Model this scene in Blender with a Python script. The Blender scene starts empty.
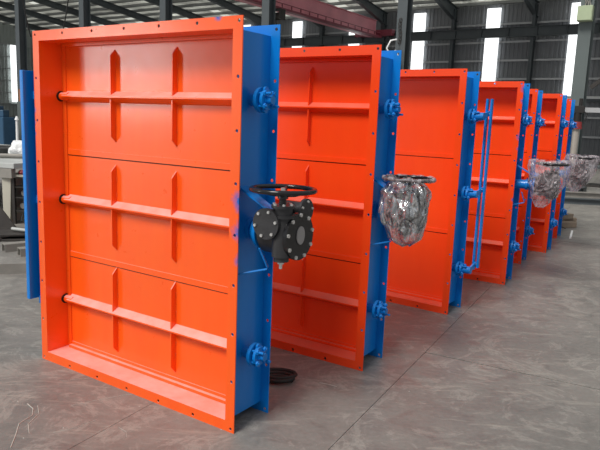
import bpy, math, random
from mathutils import Vector, Matrix, noise
random.seed(7)
SC = bpy.context.scene
COL = SC.collection
PI = math.pi

# ------------------------------------------------------------------ camera
def set_camera():
    cam = bpy.data.cameras.new('camera'); co = bpy.data.objects.new('camera', cam); COL.objects.link(co)
    pitch, roll, f = .1657, .0393, 621.7
    fwd = Vector((0, math.cos(pitch), -math.sin(pitch))); right = Vector((1, 0, 0)); up = right.cross(fwd)
    r2 = math.cos(roll)*right + math.sin(roll)*up; u2 = -math.sin(roll)*right + math.cos(roll)*up
    m = Matrix.Identity(4)
    for i in range(3):
        m[i][0] = r2[i]; m[i][1] = u2[i]; m[i][2] = -fwd[i]
    m[2][3] = 1.70
    co.matrix_world = m
    cam.sensor_width = 36; cam.sensor_fit = 'HORIZONTAL'; cam.lens = f*36/600; cam.clip_end = 400
    SC.camera = co
set_camera()
# ------------------------------------------------------------------ sky, sun, exposure
def set_world():
    w = bpy.data.worlds.new('overcast_sky'); SC.world = w; w.use_nodes = True
    nt = w.node_tree; nt.nodes.clear()
    out = nt.nodes.new('ShaderNodeOutputWorld'); bg = nt.nodes.new('ShaderNodeBackground')
    tc = nt.nodes.new('ShaderNodeTexCoord'); sp = nt.nodes.new('ShaderNodeSeparateXYZ'); cr = nt.nodes.new('ShaderNodeValToRGB')
    cr.color_ramp.elements[0].position = 0; cr.color_ramp.elements[0].color = (.85, .88, .92, 1)
    cr.color_ramp.elements[1].position = .7; cr.color_ramp.elements[1].color = (.95, .97, 1, 1)
    nt.links.new(tc.outputs['Generated'], sp.inputs[0]); nt.links.new(sp.outputs['Z'], cr.inputs[0])
    nt.links.new(cr.outputs[0], bg.inputs[0]); bg.inputs[1].default_value = .44
    nt.links.new(bg.outputs[0], out.inputs[0])
set_world()
def set_sun():
    s = bpy.data.lights.new('sun', 'SUN'); s.energy = 3.0; s.angle = math.radians(22); s.color = (1, .96, .9)
    o = bpy.data.objects.new('sun', s); COL.objects.link(o)
    d = Vector((.50, .62, -.95)).normalized()           # travels right, away, down
    o.rotation_euler = d.to_track_quat('-Z', 'Y').to_euler(); o.location = (-4, -6, 12)
set_sun()
def set_glare_light():      # unseen area light added at the far left for glare on the nearest damper
    a = bpy.data.lights.new('left_glare_light', 'AREA'); a.shape = 'RECTANGLE'; a.size = 5.0; a.size_y = 5.4; a.energy = 900; a.color = (1, .98, .95)
    o = bpy.data.objects.new('left_glare_light', a); COL.objects.link(o); o.location = (-33, -.4, 4.3)
    o.rotation_euler = Vector((1, .12, -.03)).to_track_quat('-Z', 'Y').to_euler()
set_glare_light()
SC.view_settings.view_transform = 'Standard'; SC.view_settings.look = 'None'
SC.view_settings.gamma = 1; SC.view_settings.use_curve_mapping = False
SC.view_settings.exposure = 0.0

# ------------------------------------------------------------------ helpers
def tag(o, label=None, cat=None, group=None, kind=None):
    if label: o['label'] = label
    if cat: o['category'] = cat
    if group: o['group'] = group
    if kind: o['kind'] = kind
    return o
def empty(name, loc, rz=0):
    o = bpy.data.objects.new(name, None); COL.objects.link(o); o.location = loc; o.rotation_euler = (0, 0, rz)
    o.empty_display_size = .1
    return o
class MB:
    """collects solid pieces into one mesh"""
    def __init__(s): s.v = []; s.f = []; s.sm = []; s.mi = []
    def add(s, vs, fs, smooth=False, mi=0):
        k = len(s.v); s.v += [tuple(v) for v in vs]
        s.f += [tuple(i+k for i in f) for f in fs]; s.sm += [smooth]*len(fs); s.mi += [mi]*len(fs); return s
    def box(s, a, b, mi=0, M=None):
        x0, y0, z0 = a; x1, y1, z1 = b
        vs = [(x0,y0,z0),(x1,y0,z0),(x1,y1,z0),(x0,y1,z0),(x0,y0,z1),(x1,y0,z1),(x1,y1,z1),(x0,y1,z1)]
        if M: vs = [M @ Vector(v) for v in vs]
        return s.add(vs, [(3,2,1,0),(4,5,6,7),(0,1,5,4),(1,2,6,5),(2,3,7,6),(3,0,4,7)], mi=mi)
    def bar(s, p, q, w, h, up=(0,0,1), mi=0):
        p, q = Vector(p), Vector(q); d = (q-p); L = d.length; d.normalize(); up = Vector(up)
        x = d.cross(up)
        if x.length < 1e-4: x = d.cross(Vector((1,0,0)))
        x.normalize(); y = x.cross(d)
        vs = [p + d*t*L + x*a*w/2 + y*b*h/2 for t in (0,1) for a,b in ((-1,-1),(1,-1),(1,1),(-1,1))]
        return s.add(vs, [(0,3,2,1)[::-1],(4,5,6,7)[::-1],(0,1,5,4)[::-1],(1,2,6,5)[::-1],(2,3,7,6)[::-1],(3,0,4,7)[::-1]], mi=mi)
    def cyl(s, p, q, r, n=16, r2=None, smooth=True):
        p, q = Vector(p), Vector(q); d = (q-p).normalized(); r2 = r if r2 is None else r2
        a = d.orthogonal().normalized(); b = d.cross(a)
        A = [p + (a*math.cos(t)+b*math.sin(t))*r for t in (2*PI*i/n for i in range(n))]
        B = [q + (a*math.cos(t)+b*math.sin(t))*r2 for t in (2*PI*i/n for i in range(n))]
        s.add(A+B, [(i,(i+1)%n,n+(i+1)%n,n+i) for i in range(n)], smooth)
        s.add(A, [tuple(range(n))[::-1]]); s.add(B, [tuple(range(n))]); return s
    def tube(s, pts, r, n=8, closed=False):
        P = [Vector(p) for p in pts]; m = len(P); rings = []
        prev = None
        for i in range(m):
            d = (P[(i+1) % m]-P[i-1]) if closed else (P[min(i+1,m-1)]-P[max(i-1,0)])
            d.normalize()
            a = d.orthogonal().normalized() if prev is None else (prev-d*prev.dot(d)).normalized()
            prev = a; b = d.cross(a)
            rings.append([P[i]+(a*math.cos(t)+b*math.sin(t))*r for t in (2*PI*k/n for k in range(n))])
        vs = [v for g in rings for v in g]; fs = []
        for i in range(m if closed else m-1):
            j = (i+1) % m
            fs += [(i*n+k, i*n+(k+1)%n, j*n+(k+1)%n, j*n+k) for k in range(n)]
        s.add(vs, fs, True)
        if not closed: s.add(rings[0], [tuple(range(n))[::-1]]); s.add(rings[-1], [tuple(range(n))])
        return s
    def prism(s, poly, ax, a, b, mi=0):
        """poly of 2-D points extruded along axis ax from a to b"""
        def P(q, t):
            return {'x': (t, q[0], q[1]), 'y': (q[0], t, q[1]), 'z': (q[0], q[1], t)}[ax]
        n = len(poly); vs = [P(q, a) for q in poly]+[P(q, b) for q in poly]
        return s.add(vs, [tuple(range(n)), tuple(range(n, 2*n))[::-1]]+[(i, i+n, (i+1)%n+n, (i+1)%n) for i in range(n)], mi=mi)
    def mesh(s, name, mats, off=(0,0,0), fix=True):
        me = bpy.data.meshes.new(name)
        ox, oy, oz = off
        me.from_pydata([(x-ox, y-oy, z-oz) for x, y, z in s.v], [], s.f)
        for m in (mats if isinstance(mats, (list, tuple)) else [mats]): me.materials.append(m)
        for p, sm, mi in zip(me.polygons, s.sm, s.mi): p.use_smooth = sm; p.material_index = mi
        if fix:
            import bmesh
            bm = bmesh.new(); bm.from_mesh(me); bmesh.ops.recalc_face_normals(bm, faces=bm.faces); bm.to_mesh(me); bm.free()
        me.update(); return me
    def build(s, name, mats, parent=None, off=(0,0,0), bevel=0):
        o = bpy.data.objects.new(name, s.mesh(name, mats, off)); COL.objects.link(o)
        if parent: o.parent = parent
        if bevel: bev(o, bevel)
        return o
def bev(o, w, seg=2):
    m = o.modifiers.new('bevel', 'BEVEL'); m.width = w; m.segments = seg; m.limit_method = 'ANGLE'; m.angle_limit = .6
def link(name, me, parent=None):
    o = bpy.data.objects.new(name, me); COL.objects.link(o)
    if parent: o.parent = parent
    return o

# ------------------------------------------------------------------ materials
class NT:
    def __init__(s, name):
        s.m = bpy.data.materials.new(name); s.m.use_nodes = True; s.t = s.m.node_tree
        s.b = s.t.nodes['Principled BSDF']; s.out = s.t.nodes['Material Output']
    def n(s, typ, **kw):
        x = s.t.nodes.new(typ)
        for k, v in kw.items():
            if k in x.inputs: x.inputs[k].default_value = v
            else: setattr(x, k, v)
        return x
    def l(s, a, b): s.t.links.new(a, b)
    def coord(s): return s.n('ShaderNodeTexCoord').outputs['Object']
    def noise(s, scale, detail=4, rough=.55, vec=None, dist=0):
        x = s.n('ShaderNodeTexNoise', Scale=scale, Detail=detail, Roughness=rough, Distortion=dist)
        if vec is not None: s.l(vec, x.inputs['Vector'])
        return x.outputs[0]
    def ramp(s, fac, stops):
        r = s.n('ShaderNodeValToRGB'); e = r.color_ramp.elements
        while len(e) < len(stops): e.new(.5)
        for q, (p, c) in zip(e, stops):
            q.position = p; q.color = (*c, 1) if isinstance(c, tuple) else (c, c, c, 1)
        s.l(fac, r.inputs[0]); return r.outputs[0]
    def mix(s, f, a, b, mode='MIX'):
        x = s.n('ShaderNodeMix', data_type='RGBA', blend_type=mode)
        for i, v in ((0, f), (6, a), (7, b)):
            if isinstance(v, (int, float)): x.inputs[i].default_value = v
            elif isinstance(v, tuple): x.inputs[i].default_value = (*v, 1)
            else: s.l(v, x.inputs[i])
        return x.outputs[2]
    def math(s, op, a, b=0.0):
        x = s.n('ShaderNodeMath', operation=op)
        for i, v in ((0, a), (1, b)):
            if isinstance(v, (int, float)): x.inputs[i].default_value = v
            else: s.l(v, x.inputs[i])
        return x.outputs[0]
    def bump(s, h, strength, dist=.01):
        x = s.n('ShaderNodeBump', Strength=strength, Distance=dist); s.l(h, x.inputs['Height']); s.l(x.outputs[0], s.b.inputs['Normal'])
    def set(s, rough=.5, metal=0, spec=.5, coat=0, coat_rough=.1):
        s.b.inputs['Roughness'].default_value = rough; s.b.inputs['Metallic'].default_value = metal
        s.b.inputs['Specular IOR Level'].default_value = spec
        s.b.inputs['Coat Weight'].default_value = coat; s.b.inputs['Coat Roughness'].default_value = coat_rough
        return s
def plain(name, col, rough=.5, metal=0, var=.12, scale=8, spec=.5, bump=0):
    k = NT(name).set(rough, metal, spec); c = k.coord()
    a = tuple(x*(1-var) for x in col); b = tuple(min(1, x*(1+var)) for x in col)
    k.l(k.mix(k.noise(scale, vec=c), a, b), k.b.inputs['Base Color'])
    if bump: k.bump(k.noise(scale*6, vec=c), bump, .005)
    return k.m
def paint(name, col, dark, rough=.3, spots=None, spotcol=(.01,.12,.5), dust=(.80,.33,.26), dustamt=.6, coat=.4):
    """brushed gloss enamel: streaks, a little wear, dust lying on faces that look up, overspray"""
    k = NT(name).set(rough, 0, .5, coat, .12); c = k.coord()
    mp = k.n('ShaderNodeMapping'); mp.inputs['Scale'].default_value = (5, 5, .8); k.l(c, mp.inputs[0])
    base = k.mix(k.noise(1.6, 5, .6, mp.outputs[0]), dark, col)
    if spots:
        acc = None
        for (x, y, z, r) in spots:
            d = k.n('ShaderNodeVectorMath', operation='DISTANCE'); k.l(c, d.inputs[0]); d.inputs[1].default_value = (x, y, z)
            v = k.math('DIVIDE', d.outputs['Value'], r)
            acc = v if acc is None else k.math('MINIMUM', acc, v)
        nz = k.math('MULTIPLY', k.noise(22, 5, .7, c), .9)
        f = k.ramp(k.math('ADD', acc, nz), [(.55, 1.), (1.35, 0.)])
        base = k.mix(f, base, spotcol)
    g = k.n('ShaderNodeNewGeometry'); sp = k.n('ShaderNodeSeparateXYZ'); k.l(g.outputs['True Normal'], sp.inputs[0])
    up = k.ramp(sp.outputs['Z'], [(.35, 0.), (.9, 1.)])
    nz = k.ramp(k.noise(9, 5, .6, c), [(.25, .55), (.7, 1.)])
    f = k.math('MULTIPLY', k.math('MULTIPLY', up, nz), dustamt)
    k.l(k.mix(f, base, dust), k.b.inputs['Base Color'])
    k.l(k.math('ADD', k.math('MULTIPLY', k.noise(14, 4, .6, c), .14), rough-.07), k.b.inputs['Roughness'])
    k.bump(k.noise(5, 3, .5, c), .10, .004)
    return k.m
W, D, H = 1.7265, .3176, 2.2
M = {}
M['orange_a'] = paint('orange_enamel', (1.0, .135, .009), (.96, .090, .006), .30, dust=(.96,.50,.46), dustamt=.95, coat=.25,  # nearest damper's warmer light is put into its orange
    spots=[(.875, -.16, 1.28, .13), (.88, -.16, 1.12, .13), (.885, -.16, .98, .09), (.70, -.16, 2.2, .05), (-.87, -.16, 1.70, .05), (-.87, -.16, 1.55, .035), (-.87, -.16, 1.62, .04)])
M['orange_b'] = paint('orange_enamel_redder_light', (.97, .078, .008), (.90, .055, .006), .33, dust=(.62,.30,.24), dustamt=.5)  # same paint as the nearest damper, redder to carry its different light
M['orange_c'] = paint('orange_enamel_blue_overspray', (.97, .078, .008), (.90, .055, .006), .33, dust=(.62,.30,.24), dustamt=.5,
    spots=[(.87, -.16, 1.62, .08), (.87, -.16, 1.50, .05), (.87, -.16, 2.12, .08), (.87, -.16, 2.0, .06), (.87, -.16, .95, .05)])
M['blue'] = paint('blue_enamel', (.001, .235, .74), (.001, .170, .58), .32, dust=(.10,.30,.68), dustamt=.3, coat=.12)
M['black_iron'] = plain('black_cast_iron', (.035, .035, .038), .42, .1, .35, 20, bump=.25)
M['black_gloss'] = plain('black_gloss_paint', (.012, .012, .014), .18, 0, .2, 12)
M['bolt'] = plain('zinc_bolt', (.75, .75, .74), .28, .7, .15, 30)
M['plate'] = plain('pale_indicator_plate', (.36, .35, .35), .4, .3, .2, 25)
M['dark_hole'] = plain('near_black_matt', (.015, .013, .012), .6)
M['steel_dark'] = plain('dark_grey_painted_steel', (.085, .10, .108), .5, .1, .2, 1.5)
M['steel_mid'] = plain('grey_green_painted_steel', (.12, .145, .145), .5, .1, .2, 1.5)
M['girt'] = plain('galvanised_girt', (.48, .49, .50), .45, .4, .15, 1.0)
M['purlin'] = plain('purlin_steel', (.30, .31, .31), .5, .3, .15, 1.0)
M['crane'] = plain('crane_dull_red_paint', (.80, .30, .36), .45, 0, .25, .8)
M['crane_dark'] = plain('crane_dark_red_paint', (.30, .06, .09), .5, 0, .25, 2)
M['raw_steel'] = plain('raw_mill_steel', (.30, .285, .26), .55, .3, .3, 6, bump=.2)
M['rust_dark'] = plain('dark_oily_steel', (.045, .040, .037), .55, .2, .4, 8)
M['cream'] = plain('cream_painted_sheet', (.52, .50, .42), .5, 0, .12, 3)
M['grey_paint'] = plain('light_grey_machine_paint', (.46, .48, .47), .5, 0, .1, 4)
M['green_box'] = plain('pale_green_enamel', (.42, .50, .33), .5, 0, .08, 4)
M['red_cap'] = plain('dull_red_cap_paint', (.28, .03, .03), .45)
M['beige'] = plain('bare_steel_column', (.42, .38, .34), .4, .2, .15, 6)
M['white_cloth'] = plain('white_plastic_bag', (.80, .81, .82), .4, 0, .06, 10)
M['wood'] = plain('weathered_wood', (.25, .20, .15), .8, 0, .3, 10)
M['navy'] = plain('blue_cabinet_paint', (.03, .09, .17), .5, 0, .2, 3)
M['brown'] = plain('orange_brown_cardboard', (.35, .16, .07), .7, 0, .2, 4)
M['cable'] = plain('black_cable', (.02, .02, .02), .5)
M['white_pipe'] = plain('pale_grey_pipe_paint', (.86, .87, .88), .4, 0, .1, 2)
def corr(name, col, rough):
    k = NT(name).set(rough, .1, .4); c = k.coord()
    k.l(k.mix(k.noise(.6, 5, .6, c), tuple(x*.82 for x in col), tuple(x*1.18 for x in col)), k.b.inputs['Base Color'])
    return k.m
M['wall_sheet'] = corr('dark_grey_wall_cladding', (.23, .24, .255), .55)
M['wall_sheet_l'] = corr('grey_green_wall_cladding', (.42, .46, .45), .55)
def roof_mat():
    k = NT('translucent_roof_cladding').set(.5, 0, .3); c = k.coord()
    mp = k.n('ShaderNodeMapping'); mp.inputs['Rotation'].default_value = (0, 0, -HA0); mp.inputs['Scale'].default_value = (.35, 1.6, 1); k.l(c, mp.inputs[0])
    nz = k.noise(1.0, 5, .65, mp.outputs[0])
    k.l(k.mix(nz, (.62, .63, .59), (.80, .81, .76)), k.b.inputs['Base Color'])
    tr = k.n('ShaderNodeBsdfTranslucent'); tr.inputs[0].default_value = (.92, .94, .86, 1)
    mx = k.n('ShaderNodeMixShader'); k.l(k.ramp(nz, [(.36, .06), (.66, .42)]), mx.inputs[0]); k.l(k.b.outputs[0], mx.inputs[1]); k.l(tr.outputs[0], mx.inputs[2])
    k.l(mx.outputs[0], k.out.inputs[0]); return k.m
HA0 = math.radians(-34)
M['roof_sheet'] = roof_mat()
def emit(name, col, st, var=.1):
    k = NT(name).set(.5); k.b.inputs['Base Color'].default_value = (.6,.6,.6,1)
    k.l(k.mix(k.noise(.8, vec=k.coord()), tuple(x*(1-var) for x in col), col), k.b.inputs['Emission Color']); k.b.inputs['Emission Strength'].default_value = st
    return k.m
M['daylight'] = emit('daylit_translucent_sheet', (.97, 1, 1), 1.7, .03)
M['roof_light'] = emit('daylit_roof_sheet', (.86, .88, .78), .9, .5)
def concrete(name, tint, amt=1):
    k = NT(name).set(.55, 0, .4); c = k.n('ShaderNodeNewGeometry').outputs['Position']
    n1 = k.noise(.55, 6, .6, c, .6); n2 = k.noise(3.2, 8, .68, c, 1.2); n3 = k.noise(30, 6, .7, c)
    mp = k.n('ShaderNodeMapping'); mp.inputs['Scale'].default_value = (1.0, 5.5, 1); mp.inputs['Rotation'].default_value = (0, 0, .9); k.l(c, mp.inputs[0])
    st = k.noise(2.2, 7, .65, mp.outputs[0], 1.5)
    n0 = k.noise(.23, 4, .6, c, .8)
    a = k.mix(k.ramp(n0, [(.35, 0.), (.65, 1.)]), tuple(x*y for x, y in zip(tint, (.80, .79, .80))), tuple(x*y for x, y in zip(tint, (1.14, 1.12, 1.05))))
    a = k.mix(.55, a, k.mix(k.ramp(n1, [(.32, 0.), (.68, 1.)]), tuple(x*.60 for x in tint), tuple(x*1.35 for x in tint)))
    a = k.mix(k.ramp(n2, [(.36, .62*amt), (.52, 0.)]), a, tuple(x*.50 for x in tint))
    a = k.mix(k.ramp(st, [(.55, 0.), (.72, .5*amt)]), a, (.44, .42, .36))
    n4 = k.noise(1.7, 9, .75, c, 2.5)
    a = k.mix(k.ramp(n4, [(.52, 0.), (.58, .30*amt), (.64, 0.)]), a, (.50, .48, .43))
    a = k.mix(.22, a, k.mix(n3, (.08,.08,.08), (.62,.60,.57)))
    k.l(a, k.b.inputs['Base Color'])
    k.l(k.ramp(n2, [(.3, .32), (.7, .62)]), k.b.inputs['Roughness'])
    k.bump(k.math('ADD', n3, k.math('MULTIPLY', n2, 2.0)), .22, .006)
    return k.m
M['slab'] = concrete('worn_grey_concrete', (.182, .174, .162))
M['joint'] = plain('dark_joint_dirt', (.05, .046, .042), .9)
M['chalk'] = plain('white_chalk', (.46, .45, .41), .8)
def film_mat(name, body, lo, hi, scale, tint, metal=0):
    k = NT(name); c = k.coord()
    tr = k.n('ShaderNodeBsdfTransparent'); tr.inputs[0].default_value = tint
    k.set(.16, metal, 1.0); k.b.inputs['Base Color'].default_value = (*body, 1)
    mp = k.n('ShaderNodeMapping'); mp.inputs['Scale'].default_value = (1, 1, .45); mp.inputs['Rotation'].default_value = (.5, .35, 0); k.l(c, mp.inputs[0])
    crease = k.noise(scale, 3, .5, mp.outputs[0], 1.8)
    vo = k.n('ShaderNodeTexVoronoi', Scale=scale*.8, feature='DISTANCE_TO_EDGE'); k.l(mp.outputs[0], vo.inputs['Vector'])
    vv = k.ramp(vo.outputs[0], [(0, 0.), (.22, 1.)])
    k.bump(k.math('ADD', crease, k.math('MULTIPLY', vv, .5)), 1.0, .045)
    ridge = k.ramp(crease, [(.36, lo), (.48, hi), (.53, lo), (.66, hi*.7)])
    lw = k.n('ShaderNodeLayerWeight', Blend=.3)
    f = k.math('MAXIMUM', ridge, k.math('MULTIPLY', lw.outputs['Facing'], .5))
    mx = k.n('ShaderNodeMixShader'); k.l(f, mx.inputs[0]); k.l(tr.outputs[0], mx.inputs[1]); k.l(k.b.outputs[0], mx.inputs[2])
    k.l(mx.outputs[0], k.out.inputs[0]); return k.m
M['film'] = film_mat('silvery_crumpled_film', (.85, .87, .90), .35, .85, 9, (.75, .77, .80, 1), .75)
M['film_clear'] = film_mat('clear_crumpled_film', (.74, .68, .72), .16, .50, 5, (.95, .93, .96, 1))

# ------------------------------------------------------------------ the hall (its axes: t along the far wall, d towards it)
HA = math.radians(-34)
HE = Vector((math.cos(HA), math.sin(HA), 0)); HN = Vector((-math.sin(HA), math.cos(HA), 0))
def hall(t, d, z=0): return HE*t + HN*d + Vector((0, 0, z))
HM = Matrix((( HE.x, HN.x, 0), (HE.y, HN.y, 0), (0, 0, 1)))
class HB(MB):            # a builder whose x, y are hall coordinates
    def build(s, name, mats, parent=None, **kw):
        s.v = [tuple(HM @ Vector(v)) for v in s.v]
        return super().build(name, mats, parent, **kw)
DW, EAVE, SL, TL, TR_ = 46.6, 10.4, .12, -69.0, 24.0
ROOF0 = 20.0
def roof_z(d): return EAVE + .25 + SL*(DW-d)

# floor: base and cast slabs with recessed joints
FA = math.radians(-28.2); FE = Vector((math.cos(FA), math.sin(FA), 0)); FN = Vector((-math.sin(FA), math.cos(FA), 0))
fl = MB(); fl.box((-90, -14, -.30), (60, 90, -.02)); floor = fl.build('floor', M['joint']); tag(floor, kind='structure')
def slab(s0, s1, t0, t1, g=.002, h=.006):
    b = MB(); P = [FE*s + FN*t for s, t in ((s0+g, t0+h), (s1-g, t0+h), (s1-g, t1-h), (s0+g, t1-h))]
    b.add([(p.x, p.y, -.019) for p in P]+[(p.x, p.y, 0) for p in P], [(3,2,1,0),(4,5,6,7),(0,1,5,4),(1,2,6,5),(2,3,7,6),(3,0,4,7)])
    b.build('slab', M['slab'], floor)
sb = [-84, -72, -60, -50, -41, -32, -26, -20, -14.4, -8.4, -2.39, -1.262, 4.7, 10.7, 16.7, 23, 30, 40]
for i in range(len(sb)-1):
    if -8.4 <= sb[i] < -2: tb = [-12, -6, -1.6, 10.4, 16.4, 22.4, 30, 40, 52, 66, 80]
    elif sb[i] == -1.262: tb = [-12, -6, -1.5, 4.45, 10.4, 16.4, 22.4, 30, 40, 52, 66, 80]
    else: tb = [-12, 0, 10.4, 22.4, 34, 46, 58, 80]
    for j in range(len(tb)-1): slab(sb[i], sb[i+1], tb[j], tb[j+1], .0016 if sb[i] < -1.3 else .002, .0075 if -1.3 < sb[i] < 4 else .002)
# chalk scrawl and crumbs on the floor
c = MB()
def mark(pts, r=.004): c.tube([(x, y, .0008) for x, y in pts], r*.55, 5)
mark([(-1.56, 3.42), (-1.50, 3.36), (-1.47, 3.28), (-1.50, 3.18), (-1.46, 3.05), (-1.43, 2.93)], .005)
mark([(-1.49, 3.40), (-1.44, 3.30), (-1.45, 3.18), (-1.40, 3.08)], .004)
mark([(-1.28, 3.10), (-1.18, 3.16), (-1.10, 3.26)], .002); mark([(-.95, 3.18), (-.90, 3.14), (-.88, 3.08)], .002)
mark([(-1.30, 3.42), (-1.18, 3.50), (-1.05, 3.58), (-.93, 3.62)], .0018); mark([(-1.5, 3.75), (-1.3, 3.82), (-1.15, 3.9)], .0015)
mark([(.17, 3.88), (.23, 3.86), (.28, 3.83)], .003)
c.build('chalk_mark', M['chalk'], floor)['kind'] = 'stuff'
c = MB(); rr = random.Random(3)
for _ in range(110):
    x, y = rr.uniform(-2.5, 4.5), rr.uniform(3, 9.5); s_ = rr.uniform(.002, .0055)
    c.add([(x-s_, y, 0), (x, y-s_*.7, 0), (x+s_, y, 0), (x, y+s_*.8, 0), (x, y, s_*.8)], [(0,1,4),(1,2,4),(2,3,4),(3,0,4),(3,2,1,0)])
c.build('floor_grit', M['chalk'], floor)['kind'] = 'stuff'

# far wall: corrugated cladding, girts
def corrugated(mb, t0, t1, z0, z1, d, period=.30, h=.035):
    n = int((t1-t0)/period); vs = []; fs = []
    for i in range(n):
        t = t0+i*period
        for q, dd in ((0, 0), (.35, 0), (.45, -h), (.9, -h)): vs.append((t+q*period, d+dd, z0))
    vs.append((t0+n*period, d, z0)); k = len(vs)
    vs += [(x, y, z1) for x, y, _ in vs]
    mb.add(vs, [(i, i+1, k+i+1, k+i) for i in range(k-1)])
w = HB(); corrugated(w, TL, TR_, 0, EAVE+.35, DW); w.box((TL, DW+.02, 0), (TR_, DW+.12, EAVE+.4))
wall = w.build('wall_back', M['wall_sheet'], fix=False) if False else w.build('wall_back', M['wall_sheet']); tag(wall, kind='structure')
for z in (1.4, 2.7, 5.3, 6.6, 7.9, 9.15):
    g = HB(); g.box((TL, DW-.22, z-.035), (TR_, DW-.04, z+.035)); g.box((TL, DW-.22, z-.035), (TR_, DW-.20, z-.10)); g.build('girt', M['girt'], wall)
g = HB(); g.box((TL, DW-.34, 3.93), (TR_, DW-.05, 4.10)); g.build('window_rail', M['white_pipe'], wall)
g = HB(); g.box((TL, DW-.40, 3.72), (TR_, DW-.05, 3.92)); g.build('rail_beam', M['steel_dark'], wall)
wn = 0
for k in range(-3, 7):
    t = -32.35+5.75*k
    if t < TL+1: continue
    wn += 1; b = HB(); b.box((t-.50, DW-.27, 2.85), (t+.50, DW-.235, 10.25)); tag(b.build('window_%d' % wn, M['daylight']), kind='structure')
# left end wall
w = HB(); vs = []; fs = []
n = 190
for i in range(n+1):
    d = 6+(DW-6)*i/n
    vs.append((TL+(.05 if i % 2 else 0), d, 0)); vs.append((TL+(.05 if i % 2 else 0), d, roof_z(d)))
w.add(vs, [(2*i, 2*i+2, 2*i+3, 2*i+1) for i in range(n)]); w.box((TL-.15, 6, 0), (TL-.02, DW, 10.2))
wl = w.build('wall_left', M['wall_sheet_l']); tag(wl, kind='structure')
for z in (1.0, 2.35, 3.65, 4.98, 6.32, 7.65, 9.0):
    g = HB(); g.box((TL+.06, 6, z-.04), (TL+.24, DW, z+.04)); g.build('girt', M['girt'], wl)
for d in (42.15, 36.2, 30.2):
    wn += 1; b = HB(); b.box((TL+.26, d-.6, 2.6), (TL+.30, d+.6, 8.95)); tag(b.build('window_%d' % wn, M['daylight']), kind='structure')
# roof: corrugated sheet, purlins, tapered portal rafters
r = HB(); vs = []; k = 0
per = .34; nn = int((TR_-TL)/per)
for i in range(nn+1):
    for q, dz in ((0, 0), (.4, 0), (.5, .05), (.9, .05)):
        t = TL+(i+q)*per; vs.append((t, DW+.3, roof_z(DW+.3)+dz)); vs.append((t, ROOF0, roof_z(ROOF0)+dz))
m_ = len(vs)//2
r.add(vs, [(2*i, 2*i+2, 2*i+3, 2*i+1) for i in range(m_-1)])
ceil = r.build('ceiling', M['roof_sheet']); tag(ceil, kind='structure')
d = DW-.5
while d > ROOF0:
    g = HB(); z = roof_z(d); g.box((TL, d-.035, z-.24), (TR_, d+.035, z-.02)); g.box((TL, d-.035, z-.24), (TR_, d+.11, z-.215)); g.build('purlin', M['purlin'], ceil); d -= 1.3
WT = [-29.58+5.82*k for k in range(-6, 9)]
for t in WT:
    g = HB(); zf = lambda dd: roof_z(dd)-.26
    for (dA, dB, hA, hB) in ((DW-.2, DW-4.5, .95, .50), (DW-4.5, ROOF0, .50, .50)):
        for (x0, x1, za, zb) in ((t-.16, t+.16, 0, .025), (t-.008, t+.008, .025, None), (t-.16, t+.16, None, None)):
            if zb == .025: A = (0, .025, 0, .025)
            elif za == .025: A = (.025, hA, .025, hB)
            else: A = (hA, hA+.025, hB, hB+.025)
            g.add([(x0, dA, zf(dA)-A[0]), (x1, dA, zf(dA)-A[0]), (x1, dA, zf(dA)-A[1]), (x0, dA, zf(dA)-A[1]),
                   (x0, dB, zf(dB)-A[2]), (x1, dB, zf(dB)-A[2]), (x1, dB, zf(dB)-A[3]), (x0, dB, zf(dB)-A[3])],
                  [(0,1,2,3),(7,6,5,4),(0,4,5,1),(1,5,6,2),(2,6,7,3),(3,7,4,0)])
    g.build('rafter', M['steel_dark'], ceil)
rr = random.Random(11)
for t in (-62, -56.4, -50.3, -44.6, -38.8, -33, -27.0, -21.2, -15.4, -9.6, -3.8):
    for dd in (44.2, 36, 28):
        g = HB(); t_ = t+rr.uniform(-.4, .4)
        g.add([(t_-.45, dd-1.6, roof_z(dd-1.6)-.012), (t_+.45, dd-1.6, roof_z(dd-1.6)-.012), (t_+.45, dd+1.6, roof_z(dd+1.6)-.012), (t_-.45, dd+1.6, roof_z(dd+1.6)-.012),
               (t_-.45, dd-1.6, roof_z(dd-1.6)-.004), (t_+.45, dd-1.6, roof_z(dd-1.6)-.004), (t_+.45, dd+1.6, roof_z(dd+1.6)-.004), (t_-.45, dd+1.6, roof_z(dd+1.6)-.004)],
              [(0,1,2,3),(7,6,5,4),(0,4,5,1),(1,5,6,2),(2,6,7,3),(3,7,4,0)])
        g.build('roof_light_panel', M['roof_light'], ceil)

# steel columns
def hcol(t, d, w_, dep, top, mat, label, group, mat2=None):
    root = empty('steel_column', hall(t, d), HA)
    f = MB()
    f.box((-.0075, -dep/2, .02), (.0075, dep/2, top)); f.build('web', mat2 or mat, root)
    for s in (-1, 1):
        q = MB(); q.box((-w_/2, s*dep/2-.012, .02), (w_/2, s*dep/2+.012, top)); q.build('column_flange', mat, root)
    q = MB(); q.box((-w_*.7, -dep*.7, 0), (w_*.7, dep*.7, .02)); q.build('base_plate', mat, root)
    tag(root, label, 'column', group); return root
order = ['tall dark grey steel column at the far left, beside the tall light strip', 'dark steel column rising behind the top left of the nearest damper',
         'dark steel column behind the top middle of the nearest damper', 'dark steel column behind the blue top corner of the nearest damper',
         'dark steel column with pale hook cables, behind the second damper', 'thick grey-green steel column at the right edge carrying a pale green box']
for k, t in enumerate([-32.5, -27.0, -21.31, -15.58, -9.70, -3.85]):
    c_ = hcol(t, 20.3, .36, .40, 12.9, M['steel_mid'] if k in (5,) else M['steel_dark'], order[k], 'free standing hall columns', M['steel_mid'] if k == 4 else None)
    if k == 4:
        pass
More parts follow.
